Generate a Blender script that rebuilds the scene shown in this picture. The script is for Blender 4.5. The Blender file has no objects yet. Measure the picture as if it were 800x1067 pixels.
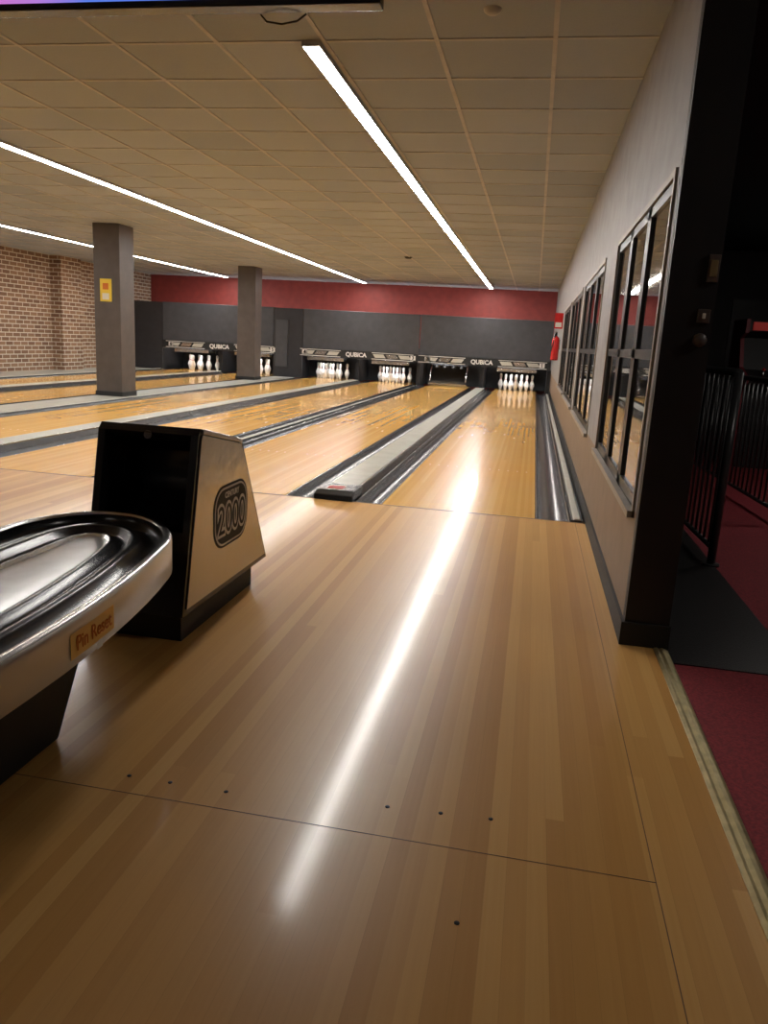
import bpy, bmesh, math, random
import numpy as np
from mathutils import Vector, Matrix
random.seed(7)
scene=bpy.context.scene

# ------------------------------------------------------------------ materials
def new_mat(name):
    m=bpy.data.materials.new(name); m.use_nodes=True
    nt=m.node_tree; b=nt.nodes['Principled BSDF']
    return m,nt,b
def N(nt,t,**k):
    n=nt.nodes.new(t)
    for a,v in k.items(): setattr(n,a,v)
    return n
def L(nt,a,b): nt.links.new(a,b)
def math_(nt,op,a,b=None,c=None):
    n=N(nt,'ShaderNodeMath',operation=op)
    for i,v in enumerate((a,b,c)):
        if v is None: continue
        if isinstance(v,(int,float)): n.inputs[i].default_value=v
        else: L(nt,v,n.inputs[i])
    return n.outputs[0]
def ramp(nt,fac,stops,interp='LINEAR'):
    r=N(nt,'ShaderNodeValToRGB'); cr=r.color_ramp; cr.interpolation=interp
    while len(cr.elements)<len(stops): cr.elements.new(0.5)
    for e,(p,c) in zip(cr.elements,stops):
        e.position=p; e.color=(*c,1)
    L(nt,fac,r.inputs[0]); return r.outputs[0]
def srgb(r,g,b):
    f=lambda v:(v/255/12.92) if v/255<=0.04045 else ((v/255+0.055)/1.055)**2.4
    return (f(r),f(g),f(b))
def simple(name,col,rough=0.5,metal=0.0,var=0.06,scale=6,bump=0.0,bscale=80,spec=0.5):
    m,nt,b=new_mat(name)
    tc=N(nt,'ShaderNodeTexCoord')
    no=N(nt,'ShaderNodeTexNoise'); no.inputs['Scale'].default_value=scale; no.inputs['Detail'].default_value=4
    L(nt,tc.outputs['Object'],no.inputs['Vector'])
    lo=tuple(max(0,c*(1-var*2)) for c in col); hi=tuple(min(1,c*(1+var*2)) for c in col)
    c=ramp(nt,no.outputs['Fac'],[(0.3,lo),(0.7,hi)])
    L(nt,c,b.inputs['Base Color'])
    b.inputs['Roughness'].default_value=rough; b.inputs['Metallic'].default_value=metal
    b.inputs['Specular IOR Level'].default_value=spec
    if bump:
        n2=N(nt,'ShaderNodeTexNoise'); n2.inputs['Scale'].default_value=bscale; n2.inputs['Detail'].default_value=3
        L(nt,tc.outputs['Object'],n2.inputs['Vector'])
        bp=N(nt,'ShaderNodeBump'); bp.inputs['Strength'].default_value=bump; bp.inputs['Distance'].default_value=0.005
        L(nt,n2.outputs['Fac'],bp.inputs['Height']); L(nt,bp.outputs[0],b.inputs['Normal'])
    return m
def emis(name,col,s):
    m,nt,b=new_mat(name)
    b.inputs['Base Color'].default_value=(*col,1)
    b.inputs['Emission Color'].default_value=(*col,1); b.inputs['Emission Strength'].default_value=s
    return m
def wood(name,stops,bw,bl,rough,grain=0.03,joint=0.10,coat=0.0,coatr=0.09,spec=0.5,group=4):
    m,nt,b=new_mat(name)
    tc=N(nt,'ShaderNodeTexCoord'); sp=N(nt,'ShaderNodeSeparateXYZ'); L(nt,tc.outputs['Object'],sp.inputs[0])
    x,y=sp.outputs[0],sp.outputs[1]
    xs=math_(nt,'DIVIDE',x,bw); ix=math_(nt,'FLOOR',xs); fx=math_(nt,'FRACT',xs)
    w1=N(nt,'ShaderNodeTexWhiteNoise',noise_dimensions='1D'); L(nt,ix,w1.inputs['W'])
    ys=math_(nt,'ADD',math_(nt,'DIVIDE',y,bl),math_(nt,'MULTIPLY',w1.outputs['Value'],7.3))
    iy=math_(nt,'FLOOR',ys)
    cb=N(nt,'ShaderNodeCombineXYZ'); L(nt,ix,cb.inputs[0]); L(nt,iy,cb.inputs[1])
    w2=N(nt,'ShaderNodeTexWhiteNoise',noise_dimensions='2D'); L(nt,cb.outputs[0],w2.inputs['Vector'])
    gx=math_(nt,'FLOOR',math_(nt,'DIVIDE',ix,float(group)))
    w3=N(nt,'ShaderNodeTexWhiteNoise',noise_dimensions='1D'); L(nt,gx,w3.inputs['W'])
    mp=N(nt,'ShaderNodeMapping'); mp.inputs['Scale'].default_value=(110,2.2,1); L(nt,tc.outputs['Object'],mp.inputs[0])
    addv=N(nt,'ShaderNodeVectorMath',operation='ADD'); L(nt,mp.outputs[0],addv.inputs[0])
    sc=N(nt,'ShaderNodeVectorMath',operation='SCALE'); L(nt,cb.outputs[0],sc.inputs[0]); sc.inputs['Scale'].default_value=13.7
    L(nt,sc.outputs[0],addv.inputs[1])
    g=N(nt,'ShaderNodeTexNoise'); g.inputs['Scale'].default_value=1; g.inputs['Detail'].default_value=5; L(nt,addv.outputs[0],g.inputs['Vector'])
    v=math_(nt,'ADD',math_(nt,'MULTIPLY',w2.outputs['Value'],0.6),math_(nt,'MULTIPLY',w3.outputs['Value'],0.4))
    v=math_(nt,'ADD',v,math_(nt,'MULTIPLY',math_(nt,'SUBTRACT',g.outputs['Fac'],0.5),grain*10))
    c=ramp(nt,v,stops)
    e=math_(nt,'LESS_THAN',fx,0.03)
    k=math_(nt,'SUBTRACT',1.0,math_(nt,'MULTIPLY',e,joint))
    mx=N(nt,'ShaderNodeVectorMath',operation='SCALE'); L(nt,c,mx.inputs[0]); L(nt,k,mx.inputs['Scale'])
    L(nt,mx.outputs[0],b.inputs['Base Color'])
    sm=N(nt,'ShaderNodeTexNoise'); sm.inputs['Scale'].default_value=2.5; sm.inputs['Detail'].default_value=5; L(nt,tc.outputs['Object'],sm.inputs['Vector'])
    L(nt,math_(nt,'ADD',rough-0.03,math_(nt,'MULTIPLY',sm.outputs['Fac'],0.06)),b.inputs['Roughness'])
    b.inputs['Specular IOR Level'].default_value=spec
    b.inputs['Coat Weight'].default_value=coat; b.inputs['Coat Roughness'].default_value=coatr
    return m

M={}
M['approach']=wood('approach_laminate',[(0.0,srgb(180,128,64)),(0.35,srgb(195,145,79)),(0.7,srgb(208,159,91)),(1.0,srgb(218,173,106))],0.047,9.0,0.34,coat=0.28,coatr=0.125,spec=0.25)
M['lane']=wood('lane_laminate',[(0.0,srgb(212,156,74)),(0.4,srgb(222,168,84)),(0.75,srgb(229,178,94)),(1.0,srgb(234,187,106))],0.0283,6.0,0.25,grain=0.015,joint=0.07,coat=0.5,coatr=0.06,spec=0.3,group=2)
M['arrow']=simple('arrow_brown',srgb(198,145,72),0.3)
M['gutter']=simple('gutter_plastic',(0.045,0.047,0.052),0.25)
M['cap']=simple('capping_light',srgb(184,182,172),0.25,var=0.03)
M['black']=simple('black_plastic',(0.012,0.011,0.011),0.22)
M['blackmat']=simple('black_matte',(0.010,0.010,0.010),0.6)
M['steel']=simple('steel',(0.55,0.54,0.52),0.25,1.0,0.03)
M['brushed']=simple('brushed_panel',(0.58,0.555,0.50),0.24,0.92,0.04,3,bump=0.9,bscale=5)
M['rim']=simple('rim_panel',(0.62,0.59,0.53),0.30,0.65,0.03,3)
M['brass']=simple('brass',(0.60,0.50,0.27),0.35,0.85,0.1,20)
M['darkjoint']=simple('joint_dark',srgb(100,72,44),0.5)
M['wallgrey']=simple('wall_paint_grey',srgb(140,139,139),0.55,bump=0.15)
M['walllow']=simple('wall_lower_panel',srgb(126,104,82),0.5,bump=0.1)
M['wallblack']=simple('wall_end_black',(0.010,0.009,0.010),0.5)
M['red']=simple('back_wall_red',srgb(128,46,40),0.6)
M['mask']=simple('masking_grey',srgb(64,65,69),0.5)
M['mask2']=simple('masking_charcoal',srgb(40,40,44),0.5)
M['column']=simple('column_paint',srgb(84,76,71),0.45)
M['dark']=simple('dark_pit',(0.01,0.01,0.012),0.7)
M['white']=simple('pin_white',(0.9,0.9,0.89),0.2,var=0.01)
M['pinred']=simple('pin_red',(0.6,0.04,0.04),0.25)
M['glass']=simple('window_dark_glass',(0.014,0.014,0.014),0.03,spec=0.8)
M['frame']=simple('window_frame',(0.015,0.014,0.014),0.4)
M['trim']=simple('window_casing',srgb(150,142,132),0.45)
M['redpaint']=simple('extinguisher_red',(0.55,0.02,0.02),0.25)
M['yellow']=simple('sign_yellow',srgb(225,195,60),0.5,var=0.02)
M['paper']=simple('sign_white',srgb(220,218,205),0.5,var=0.02)
M['orange']=simple('label_orange',srgb(245,198,105),0.5,var=0.05)
M['textbrown']=simple('label_text',srgb(200,105,20),0.5)
M['white_paint']=simple('logo_white',srgb(220,218,213),0.4,var=0.02)
M['rail']=simple('railing_black',(0.03,0.03,0.03),0.3)
M['tray_in']=simple('tray_grey',(0.5,0.5,0.51),0.12,0.3)
M['led']=emis('led_diffuser',(1.0,0.965,0.925),62)
M['pinlamp']=emis('pin_lamp',(1.0,0.98,0.96),75)
M['redlamp']=emis('red_indicator',(0.3,0.04,0.04),0.4)
M['panel']=emis('rear_fill_light',(1.0,0.93,0.86),7)  # emission for the added fill panels behind the camera
M['panel2']=emis('corridor_fill_light',(1.0,0.93,0.86),24)  # emission for the fill panels added over the corridor
M['standin_glow']=emis('standin_door_glow',(0.75,0.85,0.8),0.5)  # invented glow for a small bright patch at the corridor end
M['standin_cabglow']=emis('standin_cabinet_glow',(0.5,0.04,0.03),0.12)  # invented dim red glow, no known lamp
M['bar']=simple('ceiling_tbar',srgb(176,175,176),0.5)
M['darkwall']=simple('corridor_wall',(0.025,0.022,0.022),0.6)
M['darkred']=simple('corridor_red',(0.16,0.012,0.018),0.5)

# ceiling tiles
m,nt,b=new_mat('ceiling_tile'); M['tile']=m
tc=N(nt,'ShaderNodeTexCoord'); sp=N(nt,'ShaderNodeSeparateXYZ'); L(nt,tc.outputs['Object'],sp.inputs[0])
ix=math_(nt,'FLOOR',math_(nt,'DIVIDE',math_(nt,'ADD',sp.outputs[0],0.05),0.63)); iy=math_(nt,'FLOOR',math_(nt,'DIVIDE',math_(nt,'SUBTRACT',sp.outputs[1],4.57),0.63))
cb=N(nt,'ShaderNodeCombineXYZ'); L(nt,ix,cb.inputs[0]); L(nt,iy,cb.inputs[1])
wn=N(nt,'ShaderNodeTexWhiteNoise',noise_dimensions='2D'); L(nt,cb.outputs[0],wn.inputs['Vector'])
no=N(nt,'ShaderNodeTexNoise'); no.inputs['Scale'].default_value=60; no.inputs['Detail'].default_value=4; L(nt,tc.outputs['Object'],no.inputs['Vector'])
v=math_(nt,'ADD',math_(nt,'MULTIPLY',wn.outputs['Value'],0.7),math_(nt,'MULTIPLY',no.outputs['Fac'],0.3))
c=ramp(nt,v,[(0,srgb(142,150,163)),(1,srgb(164,172,184))]); L(nt,c,b.inputs['Base Color'])
b.inputs['Roughness'].default_value=0.75
bp=N(nt,'ShaderNodeBump'); bp.inputs['Strength'].default_value=0.3; bp.inputs['Distance'].default_value=0.003
L(nt,no.outputs['Fac'],bp.inputs['Height']); L(nt,bp.outputs[0],b.inputs['Normal'])
# brick
m,nt,b=new_mat('brick'); M['brick']=m
tc=N(nt,'ShaderNodeTexCoord'); sp=N(nt,'ShaderNodeSeparateXYZ'); L(nt,tc.outputs['Object'],sp.inputs[0])
cb=N(nt,'ShaderNodeCombineXYZ'); L(nt,math_(nt,'ADD',sp.outputs[0],sp.outputs[1]),cb.inputs[0]); L(nt,sp.outputs[2],cb.inputs[1])
br=N(nt,'ShaderNodeTexBrick'); L(nt,cb.outputs[0],br.inputs['Vector'])
br.inputs['Color1'].default_value=(*srgb(148,114,88),1); br.inputs['Color2'].default_value=(*srgb(116,86,66),1); br.inputs['Mortar'].default_value=(*srgb(205,194,176),1)
br.inputs['Scale'].default_value=1; br.inputs['Brick Width'].default_value=0.27; br.inputs['Row Height'].default_value=0.1; br.inputs['Mortar Size'].default_value=0.011
L(nt,br.outputs['Color'],b.inputs['Base Color']); b.inputs['Roughness'].default_value=0.8
bp=N(nt,'ShaderNodeBump'); bp.inputs['Strength'].default_value=0.5; bp.inputs['Distance'].default_value=0.006; bp.invert=True
L(nt,br.outputs['Fac'],bp.inputs['Height']); L(nt,bp.outputs[0],b.inputs['Normal'])
# carpet
def carpet(name,c1,c2,rough):
    m,nt,b=new_mat(name)
    tc=N(nt,'ShaderNodeTexCoord'); no=N(nt,'ShaderNodeTexNoise'); no.inputs['Scale'].default_value=120; no.inputs['Detail'].default_value=4
    L(nt,tc.outputs['Object'],no.inputs['Vector'])
    L(nt,ramp(nt,no.outputs['Fac'],[(0.35,c1),(0.65,c2)]),b.inputs['Base Color']); b.inputs['Roughness'].default_value=rough
    bp=N(nt,'ShaderNodeBump'); bp.inputs['Strength'].default_value=0.4; bp.inputs['Distance'].default_value=0.004
    L(nt,no.outputs['Fac'],bp.inputs['Height']); L(nt,bp.outputs[0],b.inputs['Normal'])
    return m
M['carpet']=carpet('carpet_red',srgb(108,26,34),srgb(142,38,46),0.85)
M['mat']=carpet('vinyl_black',(0.010,0.010,0.010),(0.022,0.020,0.020),0.32)
# tv screen
m,nt,b=new_mat('tv_screen'); M['screen']=m
tc=N(nt,'ShaderNodeTexCoord'); sp=N(nt,'ShaderNodeSeparateXYZ'); L(nt,tc.outputs['Object'],sp.inputs[0])
f=math_(nt,'DIVIDE',math_(nt,'ADD',sp.outputs[0],1.95),1.4)
c=ramp(nt,f,[(0.0,(0.7,0.15,0.5)),(0.2,(0.45,0.2,0.7)),(0.32,(0.1,0.2,0.8)),(1.0,(0.04,0.12,0.5))])
L(nt,c,b.inputs['Emission Color']); b.inputs['Emission Strength'].default_value=0.9; b.inputs['Base Color'].default_value=(0,0,0,1)

# ------------------------------------------------------------------ mesh builder
class MB:
    def __init__(s): s.v=[];s.f=[];s.m=[];s.mats=[];s.sm=[]
    def mi(s,k):
        if k not in s.mats: s.mats.append(k)
        return s.mats.index(k)
    def add(s,vs,fs,k,smooth=False):
        o=len(s.v); s.v+= [tuple(p) for p in vs]; i=s.mi(k)
        for f in fs: s.f.append([o+a for a in f]); s.m.append(i); s.sm.append(smooth)
    def box(s,x0,x1,y0,y1,z0,z1,k):
        vs=[(x0,y0,z0),(x1,y0,z0),(x1,y1,z0),(x0,y1,z0),(x0,y0,z1),(x1,y0,z1),(x1,y1,z1),(x0,y1,z1)]
        s.add(vs,[(0,3,2,1),(4,5,6,7),(0,1,5,4),(1,2,6,5),(2,3,7,6),(3,0,4,7)],k)
    def prism(s,poly,a,b,k,axis='x',smooth=False):
        n=len(poly)
        def P(t,p):
            return {'x':(t,p[0],p[1]),'y':(p[0],t,p[1]),'z':(p[0],p[1],t)}[axis]
        vs=[P(a,p) for p in poly]+[P(b,p) for p in poly]
        s.add(vs,[list(range(n))[::-1],list(range(n,2*n))],k)
        s.add(vs,[(i,(i+1)%n,n+(i+1)%n,n+i) for i in range(n)],k,smooth)
    def sheet(s,prof,a,b,k,axis='y',smooth=True):
        n=len(prof)
        P=lambda t,p:{'x':(t,p[0],p[1]),'y':(p[0],t,p[1])}[axis]
        vs=[P(a,p) for p in prof]+[P(b,p) for p in prof]
        s.add(vs,[(i,i+1,n+i+1,n+i) for i in range(n-1)],k,smooth)
    def lathe(s,prof,c,k,seg=16,ks=None):
        n=len(prof)
        vs=[(c[0]+r*math.cos(2*math.pi*j/seg),c[1]+r*math.sin(2*math.pi*j/seg),c[2]+z) for r,z in prof for j in range(seg)]
        for i in range(n-1):
            kk=ks[i] if ks else k
            s.add([vs[i*seg+j] for j in range(seg)]+[vs[(i+1)*seg+j] for j in range(seg)],[(j,(j+1)%seg,seg+(j+1)%seg,seg+j) for j in range(seg)],kk,True)
    def cyl(s,p,q,r,k,seg=10):
        p=Vector(p);q=Vector(q);d=(q-p).normalized(); a=d.orthogonal().normalized(); b2=d.cross(a)
        ring=lambda c:[c+a*r*math.cos(2*math.pi*j/seg)+b2*r*math.sin(2*math.pi*j/seg) for j in range(seg)]
        vs=ring(p)+ring(q)
        s.add(vs,[(j,(j+1)%seg,seg+(j+1)%seg,seg+j) for j in range(seg)],k,True)
        s.add(vs,[list(range(seg))[::-1],list(range(seg,2*seg))],k)
    def obj(s,name,parent=None,bevel=0,origin=None,fix=True):
        me=bpy.data.meshes.new(name)
        o0=Vector(origin) if origin else Vector((0,0,0))
        me.from_pydata([tuple(Vector(v)-o0) for v in s.v],[],s.f)
        for k in s.mats: me.materials.append(M[k])
        for p,i,sm in zip(me.polygons,s.m,s.sm): p.material_index=i; p.use_smooth=sm
        if fix:
            bm=bmesh.new(); bm.from_mesh(me); bmesh.ops.remove_doubles(bm,verts=bm.verts,dist=1e-5); bmesh.ops.recalc_face_normals(bm,faces=bm.faces); bm.to_mesh(me); bm.free()
        me.update()
        ob=bpy.data.objects.new(name,me); ob.location=o0
        scene.collection.objects.link(ob)
        if parent: ob.parent=parent
        if bevel:
            md=ob.modifiers.new('bevel','BEVEL'); md.width=bevel; md.segments=3; md.limit_method='ANGLE'; md.angle_limit=math.radians(40)
        return ob
def empty(name,loc=(0,0,0)):
    e=bpy.data.objects.new(name,None); e.location=(0,0,0); scene.collection.objects.link(e); return e
def text(body,size,loc,rot,mat,name,parent=None,ext=0.001,offset=0.0,sx=1.0):
    cu=bpy.data.curves.new(name,'FONT'); cu.body=body; cu.size=size; cu.extrude=ext; cu.offset=offset
    cu.align_x='CENTER'; cu.align_y='CENTER'
    tmp=bpy.data.objects.new('tmp',cu); scene.collection.objects.link(tmp)
    bpy.context.view_layer.update()
    dg=bpy.context.evaluated_depsgraph_get(); me=bpy.data.meshes.new_from_object(tmp.evaluated_get(dg))
    bpy.data.objects.remove(tmp)
    me.materials.clear(); me.materials.append(M[mat])
    ob=bpy.data.objects.new(name,me); scene.collection.objects.link(ob)
    ob.location=loc; ob.rotation_euler=rot; ob.scale=(sx,1,1)
    if parent: ob.parent=parent
    return ob

ZC=2.8; YB=23.2; XL=-12.0; WX=0.475
FOUL=5.53
# ------------------------------------------------------------------ floor : approach
b=MB()
b.box(XL,0.60,-4,FOUL,-0.12,0,'approach')
b.obj('floor')
b=MB()
b.box(XL,0.393,1.665,1.6672,0.0,0.0008,'darkjoint')
b.box(0.391,0.3932,-4,FOUL,0.0,0.0008,'darkjoint')
b.box(XL,0.47,FOUL-0.012,FOUL+0.004,0.0,0.0015,'darkjoint')
for dx,dy in [(-0.86,1.74),(-0.70,1.74),(-0.13,1.80),(0.0,1.81),(-0.27,1.79),(-0.98,1.74),(-0.05,1.42)]:
    b.lathe([(0.0001,0.0015),(0.006,0.0015),(0.006,0)],(dx,dy,0),'blackmat',12)
b.obj('trim_1')
b=MB(); b.box(XL,0.66,FOUL,YB,-0.2,-0.12,'dark'); b.obj('floor_subbase')
b=MB()
b.box(0.66,4.6,-4,13,-0.12,-0.005,'carpet')
b.box(0.66,1.16,3.06,9,-0.005,0.0,'mat')
b.obj('floor_carpet')
b=MB()
b.prism([(0.600,-0.1),(0.600,0.004),(0.612,0.008),(0.622,0.004),(0.634,0.008),(0.648,0.004),(0.66,-0.002),(0.66,-0.1)],-4,3.19,'brass','y')
b.obj('trim_2')
# ------------------------------------------------------------------ lanes
lanes=[(-1.02,0.11),(-2.91,-1.78),(-4.55,-3.42),(-6.44,-5.31),(-8.65,-7.52),(-10.53,-9.40)]
for i,(a,c) in enumerate(lanes):
    b=MB(); b.box(a,c,FOUL,22.9,-0.12,0,'lane')
    w=c-a
    for k in range(7):
        cx=a+w*(k+1)/8; cy=FOUL+4.6+(3-abs(k-3))*0.35
        b.add([(cx-0.014,cy,0.0012),(cx+0.014,cy,0.0012),(cx,cy+0.13,0.0012)],[(0,1,2)],'arrow')
    for k in range(5):
        for sgn in (-1,1):
            cx=(a+c)/2+sgn*(0.12+0.09*k); 
            b.box(cx-0.006,cx+0.006,FOUL+2.1,FOUL+2.13,0,0.0012,'arrow')
    b.obj('bowling_lane')
def gutter(b,x0,x1,y0,y1):
    w=x1-x0; n=10; pr=[(x0,-0.004),(x0+0.012,-0.004)]
    for i in range(n+1):
        t=math.pi*i/n; pr.append((x0+0.012+(w-0.024)*(1-math.cos(t))/2,-0.004-0.085*math.sin(t)))
    pr.append((x1,-0.004))
    b.sheet(pr,y0,y1,'gutter')
    for xx in (x0+0.008,x1-0.008): b.box(xx-0.004,xx+0.004,y0,y1,-0.006,-0.001,'steel')
gset=[(0.11,0.36),(-1.23,-1.02),(-1.78,-1.55),(-3.13,-2.91),(-3.42,-3.20),(-4.76,-4.55),(-5.31,-5.08),(-6.66,-6.44),(-7.52,-7.30),(-8.86,-8.65),(-9.40,-9.18),(-10.75,-10.53)]
for x0,x1 in gset:
    b=MB(); gutter(b,x0+0.001,x1-0.001,FOUL+0.005,22.6); b.obj('bowling_gutter',fix=False)
def capping(x0,x1,h,name,y1=21.4):
    b=MB()
    r=0.008
    b.prism([(x0+0.004,-0.1),(x0+0.004,h-r),(x0+r,h),(x1-r,h),(x1-0.004,h-r),(x1-0.004,-0.1)],FOUL+0.02,y1,'gutter','y')
    b.prism([(x0+0.02,h),(x0+0.03,h+0.008),(x1-0.03,h+0.008),(x1-0.02,h)],FOUL+0.02,y1,'cap','y')
    return b.obj(name)
capping(0.36,0.455,0.012,'lane_divider')
capping(-3.20,-3.13,0.02,'lane_divider')
capping(-7.30,-6.66,0.01,'lane_divider')
capping(-10.92,-10.75,0.02,'lane_divider')
for x0,x1 in [(-1.55,-1.23),(-5.08,-4.76),(-9.18,-8.86)]:
    e=empty('ball_return_track')
    b=MB()
    h=0.05
    b.prism([(x0+0.004,-0.1),(x0+0.004,0.0),(x0+0.035,h),(x1-0.035,h),(x1-0.004,0.0),(x1-0.004,-0.1)],FOUL+0.3,21.4,'gutter','y')
    b.prism([(x0+0.04,h),(x0+0.05,h+0.012),(x1-0.05,h+0.012),(x1-0.04,h)],FOUL+0.3,21.4,'cap','y')
    for xx in (x0+0.036,x1-0.036): b.box(xx-0.004,xx+0.004,FOUL+0.3,21.4,h-0.01,h+0.008,'steel')
    ob=b.obj('track_cover',e)
    b=MB()
    b.prism([(FOUL-0.03,0.002),(FOUL-0.02,0.045),(FOUL+0.05,0.07),(FOUL+0.33,0.066),(FOUL+0.33,-0.1),(FOUL+0.006,-0.1),(FOUL+0.006,0.002)],x0+0.01,x1-0.01,'black')
    b.obj('foul_detector_housing',e,0.006)
    b=MB()
    b.prism([(FOUL+0.10,0.0705),(FOUL+0.10,0.0735),(FOUL+0.20,0.072),(FOUL+0.20,0.066)],x0+0.08,x1-0.12,'redlamp')
    b.obj('indicator',e)
b=MB(); b.box(XL,-10.93,FOUL,YB,-0.12,0.0,'cap'); b.obj('floor_side_strip')

# ------------------------------------------------------------------ pins
prof=[(0.0001,0),(0.026,0.001),(0.029,0.02),(0.036,0.055),(0.052,0.10),(0.060,0.125),(0.058,0.155),(0.046,0.19),(0.031,0.225),(0.0255,0.245),(0.0245,0.253),(0.024,0.262),(0.0255,0.285),(0.031,0.315),(0.0325,0.34),(0.030,0.36),(0.021,0.375),(0.008,0.382),(0.0001,0.383)]
prof=[(r*1.18,z*1.18+0.001) for r,z in prof]
ks=['white']*(len(prof)-1); ks[9]='pinred'
def rack(cx,skip=()):
    b=MB(); n=0
    for r in range(4):
        for k in range(r+1):
            n+=1
            if n in skip: continue
            b.lathe(prof,(cx+(k-r/2)*0.295,21.85+r*0.25,0),'white',14,ks)
    b.obj('bowling_pins')
for i,(a,c) in enumerate(lanes):
    if i==1: continue
    rack((a+c)/2,() if i!=4 else (1,2))
b=MB()
for e0,e1 in [(0.37,0.46),(-1.44,-1.34),(-3.21,-3.12),(-4.97,-4.87),(-7.25,-6.70),(-9.07,-8.97),(-11.9,-10.8)]:
    b.box(e0,e1,21.65,22.94,0.0,0.62,'dark')
b.box(XL+0.02,0.46,22.95,23.1,0.0,1.0,'dark')
b.obj('pin_pit_kickback')
for i,(a,c) in enumerate(lanes):
    e=empty('pinsetter')
    b=MB()
    if i==1:
        b.box(a+0.03,c-0.03,21.72,21.75,0.05,0.16,'gutter'); b.box(a+0.03,c-0.03,21.715,21.72,0.07,0.10,'steel')
        for xx in (a+0.06,c-0.06): b.cyl((xx,21.75,0.1),(xx,22.2,0.6),0.02,'steel')
    else:
        b.box(a+0.03,c-0.03,21.72,21.75,0.53,0.62,'steel')
    b.obj('sweep_bar',e)
    b=MB(); b.box(a+0.1,c-0.1,21.68,21.71,0.72,0.76,'pinlamp'); b.obj('deck_lamp',e)
    b=MB(); b.box(a+0.05,c-0.05,22.0,22.9,0.60,0.66,'gutter')
    for k in range(4):
        for q in range(3): b.cyl((a+0.2+k*0.24,22.1+q*0.3,0.52),(a+0.2+k*0.24,22.1+q*0.3,0.6),0.05,'gutter')
    b.obj('pin_table',e)
# masking units
YM=21.55
pairs=[(-3.165,0.44,-1.41),(-6.52,-3.165,-4.93),(-10.80,-7.38,-9.0)]
for x0,x1,cx in pairs:
    e=empty('masking_unit')
    b=MB()
    b.box(x0+0.01,x1-0.01,YM,YM+0.06,0.86,1.93,'mask')
    b.box(x0+0.01,x1-0.01,YM+0.06,YM+0.5,1.89,1.93,'mask')
    b.obj('panel',e,0.01)
    b=MB()
    b.box(x0+0.01,x1-0.01,YM-0.06,YM+0.05,0.64,0.855,'blackmat')
    b.obj('fascia',e)
    yy=YM-0.061
    b=MB()
    def para(xa,xb,za,zb,sk,k='white_paint'):
        b.prism([(xa,za),(xb,za),(xb+sk,zb),(xa+sk,zb)],yy-0.006,yy,k,'y')
    W=(x1-x0)/2-0.05
    for s_ in (-1,1):
        para(cx+s_*0.45 if s_>0 else cx-W, cx+W if s_>0 else cx-0.45,0.825,0.84,0.0)
        para(cx+s_*0.45 if s_>0 else cx-W, cx+W if s_>0 else cx-0.45,0.655,0.67,0.0)
        for q in range(3):
            xa=cx+s_*(0.55+q*0.36); para(min(xa,xa+s_*0.30),max(xa,xa+s_*0.30),0.70,0.80,-s_*0.07,'cap' if q!=1 else 'steel')
        xa=cx+s_*1.62 if s_>0 else cx-1.5; para(xa-0.07,xa+0.07,0.69,0.81,0)
    b.obj('stripe_graphics',e)
    text('QUBICA',0.16,(cx,yy-0.004,0.745),(math.pi/2,0,0),'white_paint','lettering',e,0.003,0.005)
    n1={-1.41:('2','1'),-4.93:('4','3'),-9.0:('6','5')}[cx]
    for t_,s_ in zip(n1,(-1,1)):
        xa=cx+s_*1.62 if s_>0 else cx-1.5
        text(t_,0.13,(xa,yy-0.009,0.75),(math.pi/2,0,0),'blackmat','lane_number',e,0.002,0.004)
b=MB()
b.box(-7.38,-6.52,YM,YM+0.06,0.02,1.93,'mask2'); b.box(XL+0.01,-10.80,YM,YM+0.06,0.02,1.93,'mask2')
b.box(-7.3,-6.95,YM-0.06,YM,0.3,1.6,'mask')
b.obj('masking_filler')

# ------------------------------------------------------------------ walls
b=MB(); b.box(XL-0.2,0.66,YB,YB+0.2,-0.12,ZC,'red'); b.obj('wall_back')
b=MB()
b.box(XL-0.2,XL,-4,YB,-0.12,ZC,'brick')
b.box(XL,XL+0.28,18.0,18.9,-0.0,ZC,'brick')
b.obj('wall_left')
b=MB(); b.box(XL-0.2,4.8,-4.2,-4,-0.12,ZC,'column'); b.obj('wall_front')
W1=0.655
wins=[(3.36,5.45),(6.45,8.9),(9.4,11.85),(12.35,14.8)]
z0,z1=0.55,1.88
b=MB(); y=3.235
WT=0.62
b.box(WX,WT,y,YB,-0.12,z0,'walllow'); b.box(WX,WT,y,YB,z1,ZC,'wallgrey')
for a,c in wins+[(YB,YB)]:
    b.box(WX,WT,y,a,z0,z1,'wallgrey'); y=c
b.box(WT,W1,3.235,YB,-0.12,ZC,'wallblack')
b.box(WX,W1,3.21,3.235,0,ZC,'wallblack')
b.box(WX-0.001,WX,3.235,3.27,0,ZC,'wallblack')
b.obj('wall_right')
b=MB(); b.box(WX-0.014,WX,3.2,21.4,0.0,0.10,'blackmat'); b.box(WX-0.014,W1+0.005,3.195,3.21,0,0.10,'blackmat'); b.obj('baseboard_right')
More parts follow.
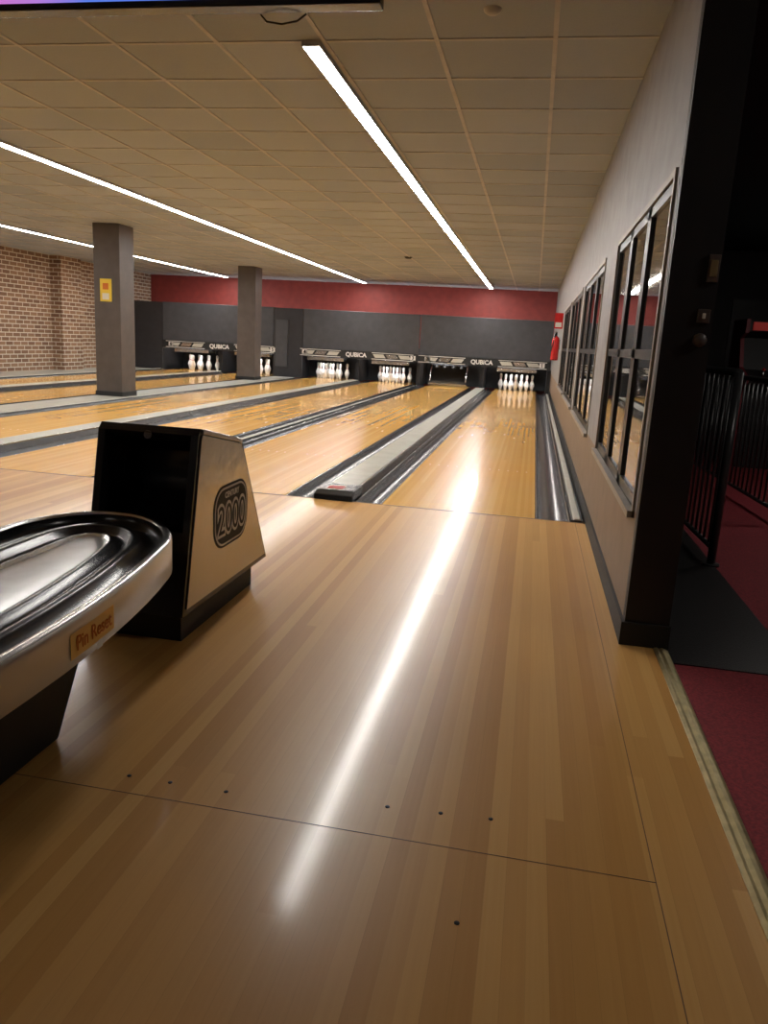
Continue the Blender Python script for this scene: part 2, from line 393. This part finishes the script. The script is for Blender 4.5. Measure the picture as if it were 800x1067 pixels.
for i,(a,c) in enumerate(wins):
    e=empty('window_%d'%(i+1))
    b=MB(); b.box(WX+0.014,WX+0.022,a,c,z0,z1,'glass'); b.obj('glass',e)
    b=MB(); fw=0.05; d0,d1=WX+0.002,WX+0.07
    b.box(d0,d1,a,a+fw,z0,z1,'frame'); b.box(d0,d1,c-fw,c,z0,z1,'frame'); b.box(d0,d1,a,c,z0,z0+fw,'frame'); b.box(d0,d1,a,c,z1-fw,z1,'frame')
    n=3
    for k in range(1,n): yy=a+(c-a)*k/n; b.box(d0,d1,yy-0.065,yy+0.065,z0,z1,'frame')
    for zz in (1.2,): b.box(d0,d1,a,c,zz-0.022,zz+0.022,'frame')
    b.obj('frame',e)
    b=MB(); t=0.03
    b.box(WX-0.010,WX+0.005,a-t,a,z0-t,z1+t,'trim'); b.box(WX-0.010,WX+0.005,c,c+t,z0-t,z1+t,'trim'); b.box(WX-0.010,WX+0.005,a,c,z1,z1+t,'trim')
    b.box(WX-0.03,WX+0.005,a-t,c+t,z0-t,z0,'trim')
    b.obj('casing',e)
# ------------------------------------------------------------------ ceiling
b=MB(); b.box(XL-0.2,0.66,-4,YB+0.2,ZC,ZC+0.1,'tile'); b.obj('ceiling')
b=MB(); b.box(0.66,4.8,-4,13.2,ZC,ZC+0.1,'wallblack'); b.obj('ceiling_corridor')
b=MB()
x=-0.05
while x>XL: b.box(x-0.012,x+0.012,-4,YB,ZC-0.006,ZC,'bar'); x-=0.63
y=4.57-0.63*13
while y<YB: b.box(XL,WX,y-0.012,y+0.012,ZC-0.005,ZC,'bar'); y+=0.63
b.obj('ceiling_grid')
for xx in (-1.385,-5.03,-9.28):
    e=empty('linear_ceiling_light')
    b=MB(); b.box(xx-0.052,xx+0.052,4.56,22.7,ZC-0.03,ZC-0.006,'bar'); b.obj('housing',e)
    b=MB(); b.box(xx-0.045,xx+0.045,4.57,22.69,ZC-0.0315,ZC-0.030,'led'); b.obj('diffuser',e)
b=MB(); b.lathe([(0.0001,-0.025),(0.025,-0.023),(0.04,-0.012),(0.045,0)],(-0.36,4.2,ZC),'bar',20); b.obj('smoke_detector')
b=MB(); b.lathe([(0.0001,-0.035),(0.05,-0.03),(0.07,-0.012),(0.08,0)],(-2.6,15.5,ZC),'blackmat',20); b.obj('ceiling_sensor')
for xx,yy in ((-7.5,-2.2),(-2.5,-2.2)):
    b=MB(); b.box(xx-0.6,xx+0.6,yy,yy+0.3,ZC-0.04,ZC-0.001,'panel'); b.obj('added_fill_panel')  # unseen fill panels behind the camera, added to light the foreground
for xx,yy in ((2.6,2.6),(2.9,6.5)):
    b=MB(); b.box(xx-0.3,xx+0.3,yy-0.15,yy+0.15,ZC-0.04,ZC-0.001,'panel2'); b.obj('added_fill_panel')  # off-frame panels added to brighten the carpet and railings
# columns
for x0,yy in ((-7.25,12.05),(-7.44,18.9)):
    b=MB(); b.box(x0,x0+0.47,yy,yy+0.47,0.021,ZC,'column'); b.box(x0-0.015,x0+0.485,yy-0.015,yy+0.485,0.021,0.1,'blackmat'); b.obj('column',bevel=0.01)
b=MB(); b.box(-7.13,-6.93,12.035,12.05,1.57,1.93,'yellow'); b.box(-7.09,-6.97,12.032,12.035,1.60,1.70,'paper'); b.box(-7.08,-6.98,12.032,12.035,1.76,1.86,'textbrown'); b.obj('warning_sign')

# ------------------------------------------------------------------ ball return
br=empty('ball_return')
HX=-1.24; HL=-1.66
prof_=[(2.62,0.11),(2.765,0.80),(2.79,0.825),(3.19,0.745),(3.235,0.715),(3.58,0.10)]
b=MB()
b.prism(prof_,HX-0.03,HX,'black'); b.prism(prof_,HL,HL+0.03,'black')
b.prism([(2.765,0.80),(2.79,0.825),(3.19,0.745),(3.235,0.715),(3.205,0.69),(2.80,0.775)],HL+0.03,HX-0.03,'black')
b.prism([(3.235,0.715),(3.58,0.10),(3.54,0.10),(3.205,0.69)],HL+0.03,HX-0.03,'black')
b.prism([(2.62,0.11),(2.69,0.43),(2.72,0.43),(2.66,0.11)],HL+0.03,HX-0.03,'black')
thr=[(2.69,0.43),(2.85,0.44),(2.97,0.50),(3.02,0.60),(3.0,0.70),(2.92,0.755),(2.80,0.775)]
b.sheet(thr,HL+0.03,HX-0.03,'black','x')
b.box(HL+0.02,HX-0.02,2.65,3.42,0.0,0.11,'blackmat')
b.obj('hood',br,0.008)
b=MB()
b.prism([(2.65,0.135),(2.785,0.79),(2.80,0.80),(3.185,0.725),(3.22,0.70),(3.545,0.125)],HX,HX+0.006,'brushed')
b.prism([(2.80,0.823),(3.18,0.748),(3.21,0.735),(3.205,0.71),(3.18,0.73),(2.80,0.805)],HX-0.01,HX+0.008,'steel')
b.obj('side_panel',br,0.002)
def rrect(cy,cz,w,h,r,n=6,sk=0.0):
    pts=[]
    for (sx,sz,a0) in ((1,1,0),(-1,1,90),(-1,-1,180),(1,-1,270)):
        for i in range(n+1):
            a=math.radians(a0+90*i/n); pts.append((cy+sx*(w/2-r)+r*math.cos(a),cz+sz*(h/2-r)+r*math.sin(a)))
    return pts
EY,EZ=3.09,0.43
b=MB(); b.prism(rrect(EY,EZ,0.38,0.27,0.10),HX+0.006,HX+0.008,'blackmat'); b.prism(rrect(EY,EZ,0.36,0.25,0.09),HX+0.008,HX+0.009,'white_paint'); b.prism(rrect(EY,EZ,0.342,0.233,0.083),HX+0.009,HX+0.010,'blackmat'); b.obj('emblem_plate',br)
R=(math.pi/2,0,math.pi/2)
text('2000',0.18,(HX+0.0105,EY,EZ-0.018),R,'white_paint','emblem_outline',br,0.0008,0.012,0.86)
text('2000',0.18,(HX+0.012,EY,EZ-0.018),R,'blackmat','emblem_digits',br,0.0008,-0.001,0.86)
text('CENTURY',0.035,(HX+0.0105,EY,EZ+0.09),R,'white_paint','emblem_small',br,0.0008,0.001)
b=MB(); b.lathe([(0.0001,0),(0.016,0),(0.016,0.003)],(0,0,0),'column',16)
ob=b.obj('hood_badge',br); ob.rotation_euler=(math.radians(78),0,0); ob.location=(-1.45,2.765,0.79)
def ring(inset,y0=0.95,y1=2.66,x0=-1.76,x1=-1.035,r=0.34,n=12):
    x0+=inset;x1-=inset;y0+=inset;y1-=inset;r=max(0.02,r-inset)
    pts=[]
    def T(x,y):
        f=max(0,min(1,(x-x0)/(x1-x0)))
        return (x-0.13*max(0,y-1.4)**2*f,y)
    for cx,cy,a0 in ((x1-r,y1-r,0),(x0+r,y1-r,90),(x0+r,y0+r,180),(x1-r,y0+r,270)):
        for i in range(n+1):
            a=math.radians(a0+90*i/n); pts.append(T(cx+r*math.cos(a),cy+r*math.sin(a)))
        if a0==270:
            for j in range(1,8): pts.append(T(x1,y0+r+(y1-y0-2*r)*j/8))
    return pts
def loft(b,secs,k,cap=False):
    n=len(secs[0][0])
    for (p,z),(q,w) in zip(secs,secs[1:]):
        b.add([(x,y,z) for x,y in p]+[(x,y,w) for x,y in q],[(i,(i+1)%n,n+(i+1)%n,n+i) for i in range(n)],k,True)
    if cap: b.add([(x,y,secs[-1][1]) for x,y in secs[-1][0]],[list(range(n))],k)
b=MB()
loft(b,[(ring(0.02),0.365),(ring(0.0),0.375),(ring(0.0),0.485),(ring(0.004),0.495)],'rim')
loft(b,[(ring(0.004),0.495),(ring(0.012),0.5),(ring(0.026),0.5),(ring(0.032),0.492)],'steel')
b.obj('tray_rim',br,fix=True)
b=MB()
loft(b,[(ring(0.032),0.492),(ring(0.035),0.455),(ring(0.10),0.438),(ring(0.115),0.475),(ring(0.13),0.482),(ring(0.15),0.475),(ring(0.165),0.455)],'black')
loft(b,[(ring(0.165),0.455),(ring(0.20),0.448),(ring(0.21),0.468),(ring(0.23),0.47)],'black')
loft(b,[(ring(0.23),0.47),(ring(0.24),0.462)],'steel')
loft(b,[(ring(0.24),0.462),(ring(0.25),0.46)],'tray_in',True)
loft(b,[(ring(0.02),0.365),(ring(0.06),0.362)],'blackmat',True)
b.obj('tray_bed',br)
b=MB()
top=[(-1.60,1.30),(-1.22,1.30),(-1.22,1.98),(-1.60,1.98)]; bot=[(-1.55,1.42),(-1.27,1.42),(-1.27,1.86),(-1.55,1.86)]
b.add([(x,y,0) for x,y in bot]+[(x,y,0.365) for x,y in top],[(0,1,2,3),(4,5,6,7),(0,1,5,4),(1,2,6,5),(2,3,7,6),(3,0,4,7)],'blackmat')
b.obj('pedestal',br,0.01)
def rimx(y): return -1.035-0.13*max(0,y-1.4)**2
b=MB()
def lab(y0,y1,z0_,z1_,k,n=8,o=0.0012):
    vs=[];
    for i in range(n+1):
        y=y0+(y1-y0)*i/n; vs+=[(rimx(y)+o,y,z0_),(rimx(y)+o,y,z1_)]
    b.add(vs,[(2*i,2*i+2,2*i+3,2*i+1) for i in range(n)],k,True)
lab(1.58,1.81,0.395,0.462,'orange'); lab(1.71,1.74,0.372,0.392,'paper')
b.obj('label',br)
ang=math.atan(0.26*0.3)
text('Pin Reset',0.055,(rimx(1.695)+0.004,1.695,0.43),(math.pi/2,0,math.pi/2+ang),'textbrown','label_text',br,0.0004,0.0004,0.9)

# ------------------------------------------------------------------ hanging monitor
e=empty('hanging_monitor')
b=MB(); b.box(-1.95,-0.55,2.5,2.56,2.175,2.75,'black'); b.obj('casing',e,0.004)
b=MB(); b.box(-1.93,-0.57,2.496,2.5,2.195,2.73,'screen'); b.obj('screen',e)
b=MB(); b.box(-1.35,-1.15,2.56,2.6,2.3,ZC,'blackmat')
pts=[(-0.95,2.58,2.18),(-0.93,2.58,2.160),(-0.88,2.58,2.152),(-0.83,2.58,2.16),(-0.80,2.58,2.18)]
for p,q in zip(pts,pts[1:]): b.cyl(p,q,0.003,'black',6)
b.obj('mount_and_cable',e)
# ------------------------------------------------------------------ fire extinguisher & sign
e=empty('fire_extinguisher')
b=MB(); cx,cy=WX-0.09,16.3
b.lathe([(0.0001,0),(0.07,0.005),(0.075,0.03),(0.075,0.40),(0.06,0.45),(0.025,0.48),(0.02,0.5)],(cx,cy,0.98),'redpaint',20); b.obj('tank',e)
b=MB(); b.box(cx-0.02,cx+0.02,cy-0.03,cy+0.03,1.47,1.53,'black'); b.box(cx-0.012,cx+0.012,cy-0.14,cy+0.02,1.53,1.545,'black'); b.cyl((cx-0.02,cy-0.03,1.5),(cx-0.08,cy-0.09,1.15),0.012,'black'); b.box(cx+0.07,WX,cy-0.03,cy+0.03,1.2,1.4,'steel'); b.obj('valve_and_hose',e)
b=MB(); b.box(WX-0.16,WX,15.9,15.92,1.6,1.9,'redpaint'); b.box(WX-0.14,WX-0.02,15.895,15.9,1.63,1.72,'paper'); b.obj('fire_extinguisher_sign')
# ------------------------------------------------------------------ wall end fittings
b=MB(); b.box(0.61,0.65,3.2,3.21,1.48,1.58,'column'); b.box(0.617,0.643,3.197,3.2,1.50,1.56,'brass'); b.obj('wall_plate',bevel=0.002)
b=MB(); b.box(0.595,0.64,3.2,3.21,1.33,1.38,'column'); b.box(0.611,0.623,3.195,3.2,1.345,1.365,'paper'); b.obj('light_switch',bevel=0.002)
b=MB(); b.lathe([(0.0001,0.02),(0.02,0.02),(0.026,0.01),(0.026,0)],(0,0,0),'column',20); ob=b.obj('key_switch'); ob.rotation_euler=(math.pi/2,0,0); ob.location=(0.615,3.21,1.265)
# ------------------------------------------------------------------ corridor
b=MB(); b.box(0.66,4.8,13,13.2,-0.12,ZC,'darkwall'); b.obj('wall_corridor_end')
b=MB(); b.box(4.6,4.8,-4,13,-0.12,ZC,'darkwall'); b.obj('wall_corridor_side')
def railing(p,q,h,name):
    b=MB(); p=Vector(p);q=Vector(q);n=int((q-p).length/0.11)
    up=Vector((0,0,1))
    b.cyl(p+up*h,q+up*h,0.022,'rail'); b.cyl(p+up*0.1,q+up*0.1,0.016,'rail'); 
    for i in range(n+1):
        c=p+(q-p)*i/n
        if i in (0,n): b.cyl(c,c+up*h,0.025,'rail'); b.cyl(c,c+up*0.012,0.05,'rail',14)
        else: b.cyl(c+up*0.1,c+up*h,0.009,'rail',8)
    b.obj(name)
railing((1.14,4.70,0),(1.06,6.9,0),1.13,'metal_railing')
railing((1.9,6.1,0),(1.75,9.0,0),1.05,'metal_railing')
b=MB(); b.box(2.9,3.0,12.97,12.99,0,2.1,'frame'); b.box(3.10,3.9,12.97,12.99,0,2.1,'frame'); b.box(3.0,3.10,12.97,12.99,0,1.1,'frame'); b.box(3.0,3.10,12.97,12.99,1.5,2.1,'frame'); b.box(3.0,3.10,12.98,12.99,1.1,1.5,'standin_glow'); b.obj('standin_door_1')  # stand-in door with a glowing slot, added for an unclear bright shape
e=empty('standin_cabinet')  # made-up cabinet with a red glow, filling in for indistinct shapes
pr=[(9.3,0.0),(9.3,0.85),(9.15,0.95),(9.15,1.02),(9.45,1.12),(9.6,1.45),(9.42,1.50),(9.42,1.65),(10.0,1.65),(10.0,0.0)]
b=MB(); b.prism(pr,2.28,2.32,'darkred'); b.prism(pr,2.93,2.97,'darkred')
b.prism([(9.34,0.0),(9.34,0.85),(9.2,0.95),(9.47,1.10),(9.62,1.45),(9.46,1.52),(9.46,1.63),(9.98,1.63),(9.98,0.0)],2.32,2.93,'blackmat'); b.obj('body',e)
b=MB(); b.box(2.36,2.89,9.43,9.459,1.53,1.62,'standin_cabglow'); b.obj('standin_marquee',e)
b=MB(); b.cyl((2.5,9.3,1.0),(2.5,9.3,1.1),0.01,'steel'); b.lathe([(0.0001,0),(0.018,0.01),(0.02,0.02),(0.0001,0.04)],(2.5,9.3,1.09),'redpaint',10); b.obj('standin_joystick',e)

# ------------------------------------------------------------------ camera
h=1.2
Yd=np.array([158,-170.5,801.]);Yd/=np.linalg.norm(Yd)
D=np.array([-200,3577,801.]);D/=np.linalg.norm(D);Zc=-D
X=np.cross(Yd,Zc)
right=Vector((X[0],Yd[0],Zc[0])); down=Vector((X[1],Yd[1],Zc[1])); fwd=Vector((X[2],Yd[2],Zc[2]))
mat=Matrix.Identity(4)
for i in range(3):
    mat[i][0]=right[i]; mat[i][1]=-down[i]; mat[i][2]=-fwd[i]
mat[2][3]=h
cam=bpy.data.cameras.new('camera'); co=bpy.data.objects.new('camera',cam); scene.collection.objects.link(co)
co.matrix_world=mat; cam.sensor_fit='HORIZONTAL'; cam.sensor_width=36; cam.lens=36*801/800; cam.clip_start=0.05
scene.camera=co
w=bpy.data.worlds.new('world'); scene.world=w; w.use_nodes=True
w.node_tree.nodes['Background'].inputs[0].default_value=(0.02,0.02,0.02,1)
scene.view_settings.view_transform='Standard'
scene.view_settings.exposure=0.17
